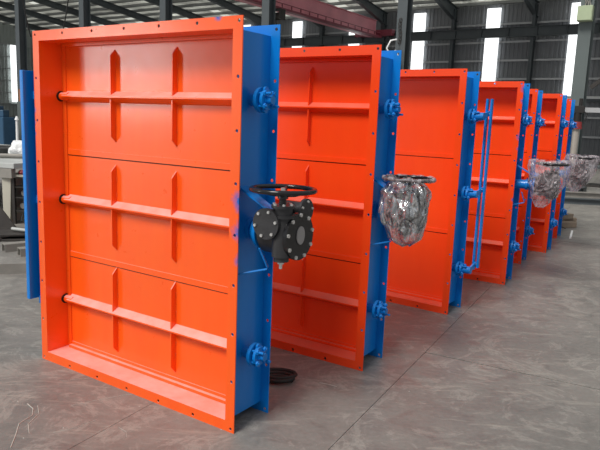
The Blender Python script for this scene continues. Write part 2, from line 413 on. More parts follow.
for k, t in enumerate(WT):
    if t < TL: continue
    if -36 < t < -3:
        nm = {2: 'one light strip to the left of', }.get(k, '')
    lab = 'slim dark wall column on the far cladded wall hidden behind the nearest damper'
    vis = {6: 'wall column seen just under the red crane girder, left of its end', 7: 'wall column under the end of the red crane girder on the far wall',
           8: 'wall column between the two left tall light strips above the third damper', 9: 'wall column on far wall above the sixth damper, between light strips'}
    if k > 9: lab = 'slim dark wall column on the far wall right of the thick grey column'
    hcol(t, DW-.55, .22, .5, EAVE-.1, M['steel_dark'], vis.get(k, lab), 'columns on the far wall')
# crane runway beam on far wall
root = empty('crane_runway_beam', hall(-20, DW-1.0, 8.1), HA)
b = MB(); b.box((TL+20.2, -.012, 0), (TR_+20, .012, .62)); b.build('web', M['steel_dark'], root)
for z in (0, .62):
    b = MB(); b.box((TL+20.2, -.16, z-.02), (TR_+20, .16, z+.02)); b.build('beam_flange', M['steel_dark'], root)
for i in range(42):
    b = MB(); t = -48+i*1.94; b.box((t-.012, -.15, .02), (t+.012, -.012, .60)); b.build('stiffener', M['steel_dark'], root)
for t in WT:
    if t > TL+1:
        b = MB(); b.box((t+20-.1, .16, -.25), (t+20+.1, .50, -.03)); b.build('corbel', M['steel_dark'], root)
tag(root, 'long dark crane runway beam crossing the far wall over the light strips', 'beam')
# bridge crane
root = empty('bridge_crane', hall(-24.2, 33, 8.35), HA)
b = MB(); b.box((-.30, -12.4, .12), (.30, 12.0, 1.30)); b.build('girder', M['crane'], root, bevel=.02)
b = MB(); b.box((-.38, -12.4, 1.30), (.38, 12.0, 1.34)); b.box((-.38, -12.4, .08), (.38, 12.0, .12)); b.build('girder_flange', M['crane'], root)
b = MB(); b.box((.80, -12.4, -.02), (.86, 12, .10)); b.box((.80, -12.4, .32), (.84, 12, .36)); b.box((.38, -12.4, .0), (.86, 12, .03)); b.build('walkway', M['crane_dark'], root)
for i in range(23):
    q = MB(); y = -10.2+i; q.box((.80, y-.03, 0), (.85, y+.03, .36)); q.build('walkway_post', M['crane_dark'], root)
b = MB(); b.box((-1.6, 12.0, .15), (1.7, 12.5, .62)); b.build('end_carriage', M['crane_dark'], root, bevel=.03)
for s in (-1.2, 1.3):
    q = MB(); q.cyl((s, 12.15, .2), (s, 12.35, .2), .17); q.build('wheel', M['steel_dark'], root)
tag(root, 'dull red overhead travelling crane girder running under the roof to the far wall', 'crane')
root = empty('crane_hoist', hall(-23.6, 31.5, 7.55), HA)
b = MB(); b.cyl((-.4, 0, .35), (.4, 0, .35), .22); b.build('drum', M['dark_hole'], root)
b = MB(); b.box((-.5, -.28, .15), (-.4, .28, .72)); b.box((.4, -.28, .15), (.5, .28, .72)); b.box((-.5, -.28, .70), (.5, .28, .76)); b.build('hoist_frame', M['rust_dark'], root)
b = MB(); b.tube([(0, 0, .2), (0, 0, 0), (.06, 0, -.1), (.02, 0, -.2), (-.08, 0, -.16)], .03); b.build('hook', M['rust_dark'], root)
tag(root, 'small black hoist hanging beneath the red crane girder', 'hoist')

# ------------------------------------------------------------------ the louvre dampers (u from left edge, d from the front flange, z up)
OFF = (W/2, D/2, 0)
FW, TH = .062, .006
CU0, CU1, CZ0, CZ1 = FW, W-FW, FW, H-FW
CACHE = {}
def part(name, key, fn, mat, parent, off=OFF, bevel=0):
    k = (key, mat if isinstance(mat, str) else tuple(mat))
    if k not in CACHE:
        b = MB(); r = fn(b)
        if isinstance(r, bpy.types.Mesh):
            me = r; me.materials.clear(); [me.materials.append(M[q]) for q in ([mat] if isinstance(mat, str) else mat)]
        else: me = b.mesh(name, [M[q] for q in ([mat] if isinstance(mat, str) else mat)], off)
        CACHE[k] = me
    o = link(name, CACHE[k], parent)
    if bevel: bev(o, bevel)
    return o
def flange_mesh(b, d):
    cu = bpy.data.curves.new('tmp', 'CURVE'); cu.dimensions = '2D'; cu.fill_mode = 'BOTH'; cu.extrude = TH/2
    def loop(pts):
        s = cu.splines.new('POLY'); s.points.add(len(pts)-1)
        for p, (x, y) in zip(s.points, pts): p.co = (x, y, 0, 1)
        s.use_cyclic_u = True
    loop([(0, 0), (W, 0), (W, H), (0, H)]); loop([(CU0, CZ0), (CU0, CZ1), (CU1, CZ1), (CU1, CZ0)])
    e = .024; R = .0095
    hs = [(e+(W-2*e)*i/6, z) for i in range(7) for z in (e-.004, H-e)] + [(x, e+(H-2*e)*j/8) for j in range(1, 8) for x in (e, W-e)]
    for x, z in hs: loop([(x+R*math.cos(-a), z+R*math.sin(-a)) for a in (2*PI*i/10 for i in range(10))])
    ob = bpy.data.objects.new('tmp', cu); COL.objects.link(ob)
    me = bpy.data.meshes.new_from_object(ob.evaluated_get(bpy.context.evaluated_depsgraph_get()))
    bpy.data.objects.remove(ob)
    for v in me.vertices: x, y, z = v.co; v.co = (x-OFF[0], d+z-OFF[1], y)
    for p in me.polygons: p.use_smooth = False
    me.update(); return me
def casing(b):
    d0, d1, t = TH, D-TH, .004
    # inner lining (slot 0) and outer skin (slot 1)
    def quad(vs, mi): b.add(vs, [(0,1,2,3)], mi=mi)
    I = [(CU0, CZ0), (CU1, CZ0), (CU1, CZ1), (CU0, CZ1)]; O = [(CU0-t, CZ0-t), (CU1+t, CZ0-t), (CU1+t, CZ1+t), (CU0-t, CZ1+t)]
    for i in range(4):
        j = (i+1) % 4
        quad([(I[i][0], d0, I[i][1]), (I[j][0], d0, I[j][1]), (I[j][0], d1, I[j][1]), (I[i][0], d1, I[i][1])], 0)
        quad([(O[i][0], d0, O[i][1]), (O[j][0], d0, O[j][1]), (O[j][0], d1, O[j][1]), (O[i][0], d1, O[i][1])], 1)
        for dd in (d0, d1): quad([(I[i][0], dd, I[i][1]), (I[j][0], dd, I[j][1]), (O[j][0], dd, O[j][1]), (O[i][0], dd, O[i][1])], 1)
BD = .175                      # depth of the blades' face
BZ = [(CZ0+.004, .7115), (.7185, 1.4115), (1.4185, CZ1-.004)]
RZ = [.412, 1.112, 1.80]
def blade(z0, z1):
    def fn(b):
        b.box((CU0+.004, BD, z0), (CU1-.004, BD+.012, z1))
        b.box((CU0+.040, BD-.006, z0), (CU1-.040, BD, z0+.036))
    return fn
def hrib(z):
    def fn(b): b.prism([(BD, z+.036), (BD-.052, z+.004), (BD-.052, z-.004), (BD, z-.036)], 'x', CU0+.045, CU1-.03)
    return fn
def vrib(u, z0, z1):
    def fn(b):
        b.prism([(BD, z0), (BD, z1), (BD-.040, z1-.042), (BD-.040, z0+.042)], 'x', u-.004, u+.004)
    return fn
def welds(u, z0, z1):
    def fn(b):
        rr = random.Random(int(u*100+z0*1000)); n = 5
        for i in range(n):
            z = z0+(z1-z0)*(i+.5)/n+rr.uniform(-.02, .02)
            b.cyl((u+.008, BD-.001, z-.012), (u+.008, BD-.001, z+.012), .004, 6)
    return fn
def bearing(side, z):
    """returns builders; s=+1 right side, -1 left side; along +u from casing"""
    s = side; X = CU1+.004 if s > 0 else CU0-.004; d = .158
    def P(a, dd=0, dz=0): return (X+s*a, d+dd, z+dz)
    def housing(b): b.cyl(P(0), P(.058), .034, 18); b.cyl(P(.058), P(.078), .066, 22)
    def gland(b):
        b.cyl(P(.090), P(.108), .052, 18); b.cyl(P(.070), P(.115), .026, 14)
        for a in (PI/2, -PI/2): b.cyl(P(.084, math.cos(a)*.05, math.sin(a)*.05), P(.098, math.cos(a)*.05, math.sin(a)*.05), .018, 10)
    def shaft(b): b.cyl(P(.098), P(.140), .022, 12)
    def stud(i):
        a = PI/4+i*PI/2
        def fn(b):
            y, q = math.cos(a)*.046, math.sin(a)*.046
            b.cyl(P(.046, y, q), P(.052+.10*(1 if i % 2 else .75), y, q), .0075, 8); b.cyl(P(.109, y, q), P(.121, y, q), .015, 6, smooth=False)
        return fn
    return housing, gland, shaft, stud
def add_bearing(root, side, i, full=True):
    z = RZ[i]-.012*0; h, g, sh, st = bearing(side, z); k = ('b', side, i)
    o = part('bearing_housing', k+('h',), h, 'blue', root)
    part('gland_plate', k+('g',), g, 'blue', o); part('shaft_end', k+('s',), sh, 'blue', o)
    if full:
        for j in range(4): part('stud', k+('t', j), st(j), 'blue', o)
    return o
# gear operator ----------------------------------------------------
GD, GZ = .172, 1.112
def ring(c, ax, r, n, a0=.2):
    a, b = {'x': ((0,1,0),(0,0,1)), 'y': ((1,0,0),(0,0,1)), 'z': ((1,0,0),(0,1,0))}[ax]
    return [tuple(c[i]+r*(math.cos(t)*a[i]+math.sin(t)*b[i]) for i in range(3)) for t in (a0+2*PI*k/n for k in range(n))]
def gearbox_body(b):
    b.cyl((1.775, GD, GZ), (1.80, GD, GZ), .085, 28); b.cyl((1.80, GD, GZ), (1.975, GD, GZ), .108, 32)
    b.cyl((1.937, .095, 1.01), (1.937, .095, 1.262), .050, 24)                       # input column
    b.cyl((1.937, .095, 1.212), (1.937, .095, 1.228), .062, 24); b.cyl((1.937, .095, 1.262), (1.937, .095, 1.276), .060, 24)
    b.cyl((1.88, .045, 1.18), (1.88, .15, 1.18), .070, 26); b.cyl((1.937, .095, .985), (1.937, .095, 1.012), .040, 20)                         # worm housing, front
    b.cyl((1.84, .262, 1.235), (1.958, .262, 1.235), .043, 20)                       # side branch
    b.cyl((1.88, .17, 1.235), (1.88, .262, 1.225), .045, 18)
def handwheel(b):
    c = (1.935, .095, 1.355); R = .162; n = 36
    b.tube([(c[0]+R*math.cos(t), c[1]+R*math.sin(t), c[2]) for t in (2*PI*i/n for i in range(n))], .0125, 10, True)
    for k in range(4):
        t = .5+PI/2*k; u = Vector((math.cos(t), math.sin(t), 0)); p = Vector(c)
        b.tube([p-Vector((0,0,.028))+u*.02, p-Vector((0,0,.026))+u*.06, p-Vector((0,0,.008))+u*.12, p+u*.160], .0095, 8)
    b.cyl((c[0], c[1], 1.310), (c[0], c[1], 1.350), .028, 18, .024)
def add_operator(root, dx=0):
    o = part('gear_operator', 'gb', gearbox_body, 'black_iron', root, bevel=.003); o.location.x = dx
    part('handwheel', 'hw', handwheel, 'black_gloss', o)
    part('spindle', 'sp', lambda b: b.cyl((1.935, .095, 1.276), (1.935, .095, 1.32), .019, 14), 'black_gloss', o)
    part('hub_nut', 'hn', lambda b: b.cyl((1.935, .095, 1.350), (1.935, .095, 1.364), .012, 6, smooth=False), 'bolt', o)
    part('end_cover', 'ec', lambda b: b.cyl((1.975, GD, GZ), (1.997, GD, GZ), .125, 40), 'black_gloss', o, bevel=.003)
    def ind(b):
        n = 24; A = [(1.998, GD+.034*math.cos(t), GZ+.006+.048*math.sin(t)) for t in (2*PI*i/n for i in range(n))]
        b.add(A+[(2.004, y, z) for _, y, z in A], [tuple(range(n)), tuple(range(n, 2*n))]+[(i, (i+1) % n, n+(i+1) % n, n+i) for i in range(n)])
    part('indicator_plate', 'ip', ind, 'plate', o)
    part('front_cover', 'fc', lambda b: b.cyl((1.88, .026, 1.18), (1.88, .045, 1.18), .080, 32), 'black_iron', o, bevel=.003)
    part('side_cover', 'sc', lambda b: b.cyl((1.958, .262, 1.235), (1.974, .262, 1.235), .064, 28), 'black_iron', o, bevel=.002)
    bl = [('x', (1.997, GD, GZ), .112, 9, .011), ('y', (1.88, .026, 1.18), .065, 6, .0085), ('x', (1.974, .262, 1.235), .048, 5, .007), ('z', (1.937, .095, 1.276), .048, 6, .008)]
    for q, (ax, c_, r, n, br) in enumerate(bl):
        for i, p in enumerate(ring(c_, ax, r, n)):
            dv = {'x': (.008, 0, 0), 'y': (0, -.008, 0), 'z': (0, 0, .009)}[ax]
            part('bolt', ('bo', q, i), lambda b, p=p, dv=dv, br=br: b.cyl(p, tuple(a+c2 for a, c2 in zip(p, dv)), br, 6, smooth=False), 'bolt', o)
    part('grease_nipple', 'gn', lambda b: (b.cyl((1.935, .095, .945), (1.935, .095, .985), .009, 8), b.cyl((1.935, .095, .970), (1.935, .095, .980), .017, 6, smooth=False)), 'bolt', o)
    # blue mounting: sleeve on the shaft, strap bracket, bent rod
    def mount(b):
        b.cyl((CU1+.004, GD+.01, GZ), (CU1+.03, GD+.01, GZ), .060, 20); b.cyl((CU1+.03, GD+.01, GZ), (1.765, GD+.01, GZ), .042, 20)
        b.cyl((1.755, GD, GZ), (1.774, GD, GZ), .098, 26)
        b.cyl((1.725, GD, GZ), (1.738, GD, GZ), .075, 22)
    part('mounting_sleeve', 'ms', mount, 'blue', root).location.x = dx
    if dx: part('sleeve_extension', 'mx', lambda b: b.cyl((CU1+.004, GD+.01, GZ), (CU1+.03+dx, GD+.01, GZ), .050, 18), 'blue', root)
    part('bracket_strap', 'bs', lambda b: b.bar((CU1+.004, .10, 1.345), (1.862, .115, 1.235), .07, .010, (0, 0, 1)), 'blue', root).location.x = 0
    if dx: part('bracket_extension', 'be', lambda b: b.bar((1.862, .115, 1.235), (1.862+dx, .11, 1.2), .045, .012, (0, 0, 1)), 'blue', root)
    part('bent_rod', 'br', lambda b: b.tube([(1.79, .10, 1.03), (1.80, .12, .985), (1.82, .14, .925), (1.815, .135, .915), (1.70, .05, .885), (1.672, .03, .878)], .006, 8), 'blue', root)
# linkage ---------------------------------------------------------------
def add_linkage_right(root):
    X = CU1+.004
    for i in range(3):
        def arm(b, i=i):
            z = RZ[i]; b.cyl((X+.10, .158, z), (X+.184, .158, z), .034, 16)
            b.bar((X+.166, .158, z), (X+.166, .315, z+.03), .016, .042, (0, 0, 1)); b.cyl((X+.157, .315, z+.03), (X+.175, .315, z+.03), .024, 12)
        part('lever_arm', ('la', i), arm, 'blue', root)
    for k, (xx, z0, z1) in enumerate(((.150, RZ[0]-.02, RZ[2]+.16), (.190, RZ[0]+.0, RZ[2]+.16))):
        part('link_bar', ('lb', k), lambda b, xx=xx, z0=z0, z1=z1: b.box((X+xx-.009, .297, z0), (X+xx+.009, .333, z1)), 'blue', root)
    part('link_pin', 'lp', lambda b: [b.cyl((X+.138, .315, RZ[i]+.03), (X+.195, .315, RZ[i]+.03), .010, 8) for i in range(3)] and None, 'bolt', root)
def add_linkage_left(root):
    X = -.055
    def chan(b):
        b.box((X-.004, -.046, .425), (X+.004, .062, 1.955)); b.box((X-.030, -.046, .425), (X-.004, -.038, 1.955)); b.box((X-.030, .054, .425), (X-.004, .062, 1.955))
        b.box((X-.052, -.020, .47), (X-.040, .020, 1.93)); b.box((X-.040, -.010, .47), (X-.004, .010, 1.93))
    part('link_channel', 'lc', chan, 'blue', root, bevel=.002)
    for i in range(3):
        def arm(b, i=i):
            z = RZ[i]; b.cyl((CU0-.004, .158, z), (CU0-.06, .158, z), .036, 16); b.cyl((CU0-.06, .158, z), (X+.004, .158, z), .024, 12)
            b.bar((X+.014, .168, z), (X+.014, .02, z), .016, .05, (0, 0, 1))
        part('lever_arm', ('lal', i), arm, 'blue', root)
def make_damper(pos, yaw, label, orange, op=False, link_=False, ribs=True, left=False, opx=0):
    e = Vector((math.cos(yaw), math.sin(yaw), 0)); n = Vector((-math.sin(yaw), math.cos(yaw), 0))
    root = empty('louvre_damper', Vector((pos[0], pos[1], 0)) - e*W/2 + n*D/2, yaw)
    tag(root, label, 'damper', 'steel louvre dampers standing in a row')
    part('front_flange', 'ff', lambda b: flange_mesh(b, TH/2), orange, root)
    part('rear_flange', 'rf', lambda b: flange_mesh(b, D-TH/2), 'blue', root)
    part('casing', 'cs', casing, (orange, 'blue'), root)
    for k, z in enumerate((.712, 1.412)): part('seam_dark_strip', ('sg', k), lambda b, z=z: b.box((CU0+.005, BD+.003, z-.001), (CU1-.005, BD+.011, z+.007)), 'dark_hole', root)  # dark strip added behind each blade gap to darken the seam
    for i, (z0, z1) in enumerate(BZ):
        bl = part('blade', ('bl', i), blade(z0, z1), orange, root)
        if ribs:
            part('shaft_stiffener', ('hr', i), hrib(RZ[i]), orange, bl)
            r0, r1 = {0: (.135, .715), 1: (.828, 1.382), 2: (1.522, 2.088)}[i]
            for u in (.578, 1.108):
                part('rib', ('vr', i, u), vrib(u, r0, r1), orange, bl)
                if orange == 'orange_a': part('weld_bead', ('wb', i, u), welds(u, r0+.05, r1-.05), orange, bl)['kind'] = 'stuff'
            part('shaft_collar', ('sc', i), lambda b, i=i: b.cyl((CU0+.001, BD-.022, RZ[i]), (CU0+.006, BD-.022, RZ[i]), .034, 20), 'dark_hole', bl)
            part('shaft', ('sh', i), lambda b, i=i: b.cyl((CU0+.012, BD-.022, RZ[i]), (.15, BD-.020, RZ[i]), .026, 14), orange, bl)
    for k, (a, b_) in enumerate((((CU0+.001, BD-.008, CZ0+.001), (CU0+.036, BD-.001, CZ1-.001)), ((CU1-.030, BD-.008, CZ0+.001), (CU1-.001, BD-.001, CZ1-.001)),
                                 ((CU0+.037, BD-.030, CZ0+.001), (CU1-.031, BD-.001, CZ0+.020)), ((CU0+.037, BD-.030, CZ1-.020), (CU1-.031, BD-.001, CZ1-.001)))):
        part('seal_strip', ('ss', k), lambda b, a=a, b_=b_: b.box(a, b_), orange, root)
    for i in range(3):
        if op and i == 1: continue
        add_bearing(root, 1, i)
    if op: add_operator(root, opx)
    if link_: add_linkage_right(root)
    if left: add_linkage_left(root)
    return root
R_ = math.radians
d1 = make_damper((-.318, 3.161), R_(-33.45), 'largest orange louvre damper at the front of the row, with an unwrapped black gearbox', 'orange_a', op=True, left=True)
d2 = make_damper((.474, 4.100), R_(-32.6), 'second orange louvre damper in the row, its gearbox wrapped in silvery film', 'orange_b', op=True, left=True)
d3 = make_damper((1.384, 5.495), R_(-35.3), 'third orange louvre damper, smooth blades and twin blue link bars on its side', 'orange_b', link_=True, ribs=False)
d4 = make_damper((2.290, 6.689), R_(-30.7), 'fourth orange louvre damper, with blue overspray on its flange edge and a wrapped gearbox', 'orange_c', op=True, left=True, opx=.14)
d5 = make_damper((2.854, 7.812), R_(-31.0), 'fifth damper in the row, a narrow orange and blue sliver without a gearbox', 'orange_b')
d6 = make_damper((3.484, 8.611), R_(-33), 'sixth damper in the row, orange, its film-wrapped gearbox farthest right', 'orange_b', op=True, left=True, opx=.13)
d7 = make_damper((4.13, 9.85), R_(-33), 'last and farthest damper in the row, only its orange and blue edge showing', 'orange_b')

# crumpled film wrapped round three of the gearboxes
def wrap(dam, seed, label, prof, film, dx=0, dy=0, k1=.13, k2=.11):
    root_m = Matrix.Translation(dam.location) @ Matrix.Rotation(dam.rotation_euler.z, 4, 'Z')
    b = MB(); nz, na = 46, 84; c0 = Vector((1.905+dx, .135+dy)); vs = []
    for j in range(nz+1):
        f = j/nz
        # profile list: (z, ru, rd, shift)
        for k in range(len(prof)-1):
            if prof[k][0] <= f <= prof[k+1][0]+1e-9:
                g = (f-prof[k][0])/(prof[k+1][0]-prof[k][0]); g = g*g*(3-2*g); row = [prof[k][q]+(prof[k+1][q]-prof[k][q])*g for q in range(1, 6)]; break
        z, ru, rd, su, sd = row
        for i in range(na):
            a = 2*PI*i/na; ca, sa = math.cos(a), math.sin(a)
            sq = (abs(ca)**2.6+abs(sa)**2.6)**(-1/2.6)
            q = Vector((ca*2.0, sa*2.0, z*5.0+seed))
            w = 1+k1*noise.noise(q*1.3)+k2*(abs(noise.noise(q*2.6+Vector((3,1,seed)))) - .2)+.02*noise.noise(q*8)
            vs.append((c0.x+su+ca*sq*ru*w-W/2, c0.y+sd+sa*sq*rd*w-D/2, z+.020*noise.noise(q*2.3+Vector((9,9,9)))))
    fs = [(j*na+i, j*na+(i+1) % na, (j+1)*na+(i+1) % na, (j+1)*na+i) for j in range(nz) for i in range(na)]
    b.add(vs, fs, True); b.add([vs[i] for i in range(na)], [tuple(range(na))], True)
    me = b.mesh('plastic_wrap', film); o = link('plastic_wrap', me); o.matrix_world = root_m
    tag(o, label, 'plastic wrap', 'film wraps on the gearboxes'); return o
P2 = [(0, .905, .03, .03, .02, 0), (.10, .95, .10, .11, .01, 0), (.45, 1.12, .150, .165, -.005, 0), (.80, 1.27, .150, .165, -.005, 0), (.93, 1.33, .09, .10, 0, 0), (1, 1.335, .05, .05, 0, 0)]
wrap(d2, 1.3, 'silvery crumpled film bag round the gearbox of the second damper', P2, M['film'])
P4 = [(0, .89, .04, .05, -.06, -.02), (.15, .99, .12, .12, -.04, 0), (.5, 1.12, .18, .18, -.01, 0), (.88, 1.33, .215, .20, 0, 0), (.95, 1.385, .205, .19, 0, 0), (1, 1.392, .12, .12, 0, 0)]
wrap(d4, 4.1, 'clear film draped over handwheel and gearbox of the fourth damper', P4, M['film_clear'], .14)
wrap(d6, 8.7, 'clear film draped over the gearbox farthest right, near the grey column', P4, M['film_clear'], .13)
# thin film round the rim of the second handwheel
def wheel_wrap(dam):
    b = MB(); n = 60; c_ = (1.935, .095, 1.355)
    b.tube([(c_[0]+.163*math.cos(t)-W/2, c_[1]+.166*math.sin(t)-D/2, c_[2]+.004*math.sin(9*t)) for t in (2*PI*i/n for i in range(n))], .0145, 10, True)
    vs = b.v; b.v = [tuple(Vector(v)+Vector((0,0,1))*.007*noise.noise(Vector(v)*55)) for v in vs]
    o = b.build('rim_wrap', M['film_clear']); o.matrix_world = Matrix.Translation(dam.location) @ Matrix.Rotation(dam.rotation_euler.z, 4, 'Z')
    tag(o, 'twisted film wound round the handwheel rim of the second damper', 'plastic wrap', 'film wraps on the gearboxes')
wheel_wrap(d2)

# ------------------------------------------------------------------ left background: welding bench, scrap, channels
def G(x, y, z=0): return (x, y, z)
root = empty('welding_bench', (-5.75, 11.7, 0), R_(-20))
b = MB(); b.box((-2.4, -1.9, .84), (2.3, 1.9, .92)); b.build('bench_top', M['grey_paint'], root, bevel=.01)
b = MB(); b.box((-2.35, -1.9, .70), (2.25, -1.82, .838)); b.build('front_beam', M['raw_steel'], root)
for x in (-2.2, .3, 1.3):
    for y in (-1.75, 1.75):
        q = MB(); q.box((x-.07, y-.07, 0), (x+.07, y+.07, .838)); q.build('leg', M['steel_dark'], root)
tag(root, 'broad grey steel bench behind the left side of the nearest damper', 'bench')
import bmesh
def blob(name, c_, r, mat, label, cat, seed=1, sq=(1,1,1), amp=.25):
    bm = bmesh.new(); bmesh.ops.create_icosphere(bm, subdivisions=4, radius=1)
    for v in bm.verts:
        p = v.co.copy(); w = 1+amp*noise.noise(p*1.6+Vector((seed,0,0)))+amp*.6*abs(noise.noise(p*4+Vector((0,seed,0))))
        v.co = Vector((p.x*sq[0], p.y*sq[1], max(p.z*sq[2], -.6*sq[2])))*r*w
    for f in bm.faces: f.smooth = False
    me = bpy.data.meshes.new(name); bm.to_mesh(me); bm.free(); me.materials.append(mat)
    lo = min(v.co.z for v in me.vertices)
    o = link(name, me); o.location = (c_[0], c_[1], c_[2]-lo); tag(o, label, cat); return o
blob('plastic_bag', (-4.68, 10.40, .92), .20, M['white_cloth'], 'crumpled white plastic bag lying on the grey bench', 'bag', 2, (1, .8, .85))
b = MB(); pts = []
for i in range(90):
    t = i*.33; pts.append((-5.35+.42*math.cos(t)*(1+.004*i), 11.0+.30*math.sin(t), .945+.0012*i))
b.tube(pts, .022, 6); tag(b.build('hose_coil', M['cable']), 'dark coiled hose lying on the grey bench beside the bag', 'hose')
b = MB(); b.cyl((-5.4, 9.95, .96), (-4.35, 10.2, .96), .038, 14); tag(b.build('steel_bar', M['raw_steel']), 'round steel bar along the front edge of the bench', 'bar')
# cream sheet cabinet with dark open front
root = empty('machine_cabinet', (-4.18, 9.25, 0), R_(-6))
b = MB(); b.prism([(-.30, .02), (-.19, .02), (-.155, .74), (-.30, .74)], 'y', -.03, .36); b.build('side_panel', M['cream'], root, bevel=.006)
b = MB(); b.box((-.15, -.04, .715), (.24, .36, .75)); b.build('top_panel', M['cream'], root, bevel=.004)
b = MB(); b.box((-.14, .33, .05), (.22, .36, .71)); b.build('back_panel', M['rust_dark'], root)
for x in (-.13, .21):
    q = MB(); q.box((x-.02, -.03, .0), (x+.02, .02, .71)); q.build('frame_post', M['rust_dark'], root)
for z in (.20, .40, .56):
    q = MB(); q.box((-.11, -.01, z-.010), (.19, .32, z+.010)); q.build('shelf', M['rust_dark'], root)
for x, z, r in ((-.03, .27, .045), (.1, .27, .035), (0, .465, .05), (.12, .455, .03)):
    q = MB(); q.cyl((x, .05, z), (x, .2, z), r, 14); q.build('internal_roller', M['raw_steel'], root)
tag(root, 'cream sheet-metal machine cabinet with a dark open front below the bench', 'cabinet')
b = MB(); b.tube([(-4.10, 9.17, .77), (-4.05, 9.10, .75), (-4.07, 9.06, .6), (-4.03, 9.04, .35), (-4.09, 9.0, .12), (-3.98, 8.95, .02), (-3.8, 8.9, .015)], .013, 8); tag(b.build('cable', M['cable']), 'black cable hanging from the cream cabinet to the floor', 'cable')
b = MB(); b.cyl((-4.18, 9.26, .751), (-4.18, 9.26, .78), .045, 14); b.cyl((-4.18, 9.26, .78), (-4.18, 9.26, .82), .06, 14, .03); tag(b.build('push_button', M['red_cap']), 'dull red mushroom knob on top of the cream cabinet', 'button')
# channels and plates on the floor
def channel(x, y, L, rz, w_, h_, label, z=0):
    b = MB(); t = .012
    b.box((0, -w_/2, h_-t), (L, w_/2, h_)); b.box((0, -w_/2, 0), (L, -w_/2+t, h_-t)); b.box((0, w_/2-t, 0), (L, w_/2, h_-t))
    o = b.build('steel_channel', M['raw_steel']); o.location = (x, y, z); o.rotation_euler = (0, 0, R_(rz)); tag(o, label, 'channel', 'steel channels lying on the floor'); return o
channel(-3.58, 7.36, .9, 42, .13, .095, 'short steel channel on the floor, the left and higher of the pair', 0)
channel(-3.30, 7.16, .8, 40, .13, .095, 'short steel channel on the floor with its open end beside the blue link bar', 0)
b = MB(); b.box((0, 0, 0), (2.6, .16, .012)); b.box((0, 0, .012), (2.6, .012, .11)); o = b.build('angle_bar', M['raw_steel']); o.location = (-4.2, 5.96, 0); o.rotation_euler = (0, 0, R_(17)); tag(o, 'long steel angle bar lying on the floor in front of the channels', 'angle bar')
for k, (x, y, rz, w_, d_, h_) in enumerate(((-4.1, 8.15, 8, 1.0, .5, .03), (-4.3, 8.20, -12, .9, .45, .03), (-3.9, 8.15, 22, .7, .42, .025))):
    b = MB(); b.box((-w_/2, -d_/2, 0), (w_/2, d_/2, h_)); o = b.build('steel_plate', M['rust_dark'] if k != 1 else M['raw_steel'], bevel=.003); o.location = (x, y, [0, .0305, .061][k]); o.rotation_euler = (0, 0, R_(rz))
    tag(o, ['dark steel plate at the bottom of the small stack on the floor', 'greyer steel plate in the middle of the small floor stack', 'small dark steel plate on top of the floor stack'][k], 'plate', 'steel plates stacked on the floor')
b = MB(); b.cyl((-3.86, 8.20, .125), (-3.25, 7.98, .125), .022, 10); tag(b.build('steel_pipe', M['grey_paint']), 'thin pale pipe lying across the plates and the channel', 'pipe')
b = MB(); b.prism([(-.55, 0), (.45, 0), (.10, .34), (-.02, .34)], 'y', 0, .02); o = b.build('steel_offcut', M['rust_dark']); o.location = (-4.35, 8.72, 0); o.rotation_euler = (0, 0, R_(-20)); tag(o, 'dark triangular steel offcut standing in front of the cream cabinet', 'offcut')
b = MB(); b.tube([(-3.62+.20*math.cos(t), 8.70+.05*math.sin(t), .236+.22*math.sin(t)) for t in (2*PI*i/30 for i in range(30))], .016, 8, True); tag(b.build('cable_loop', M['cable']), 'black cable loop standing beside the triangular offcut', 'cable')
# far machines at left
def cabinet(x, y, w_, d_, h_, mat, label, rz=-34):
    root = empty('tool_cabinet', (x, y, 0), R_(rz))
    b = MB(); b.box((-w_/2, -d_/2, .06), (w_/2, d_/2, h_)); b.build('body', mat, root, bevel=.01)
    for s in (-1, 1):
        q = MB(); q.box((s*w_/4-w_/4+.02, -d_/2-.02, .10), (s*w_/4+w_/4-.02, -d_/2-.001, h_-.05)); dd = q.build('door', mat, root)
        q = MB(); q.box((s*.06-.012, -d_/2-.045, h_*.45), (s*.06+.012, -d_/2-.022, h_*.6)); q.build('handle', M['bolt'], dd)
    q = MB(); q.box((-w_/2+.04, -d_/2+.04, 0), (w_/2-.04, d_/2-.04, .06)); q.build('plinth', M['rust_dark'], root)
    tag(root, label, 'cabinet'); return root
cabinet(-14.2, 29.4, 1.7, .7, 1.35, M['navy'], 'dark blue cabinet far away at the left edge')
cabinet(-13.3, 30.6, 1.2, .6, 2.1, M['steel_mid'], 'grey cabinet far away behind the blue one')
cabinet(-12.55, 29.3, 1.1, .6, 1.0, M['steel_dark'], 'low dark cabinet far away beside the left column')
b = MB(); b.box((-.45, -.35, 0), (.45, .35, .55)); b.box((-.47, -.36, .55), (.0, .36, .57)); b.box((.02, -.36, .55), (.47, .36, .57)); o = b.build('cardboard_box', M['brown']); o.location = (-13.15, 30.4, 2.1); tag(o, 'orange-brown carton on top of the far grey cabinet', 'box')
b = MB(); b.box((-.5, -.3, 0), (.5, .3, .32)); b.box((-.3, -.2, .32), (.3, .2, .5)); o = b.build('toolbox', M['navy'], bevel=.03); o.location = (-14.4, 29.4, 1.35); tag(o, 'blue toolbox on top of the far blue cabinet', 'toolbox')
blob('rag_heap', (-10.6, 24.5, 0), .38, M['wood'], 'brownish heap of rags on the floor behind the bench', 'rags', 5, (1.3, 1, .6), .5)
b = MB(); b.cyl((-11.6, 25.4, 0), (-11.6, 25.4, 1.3), .06, 12, .05); b.cyl((-11.6, 25.4, 1.3), (-11.6, 25.4, 1.45), .09, 12, .03); tag(b.build('gas_cylinder', M['white_pipe']), 'slim pale cylinder standing far away in front of the cabinets', 'cylinder')

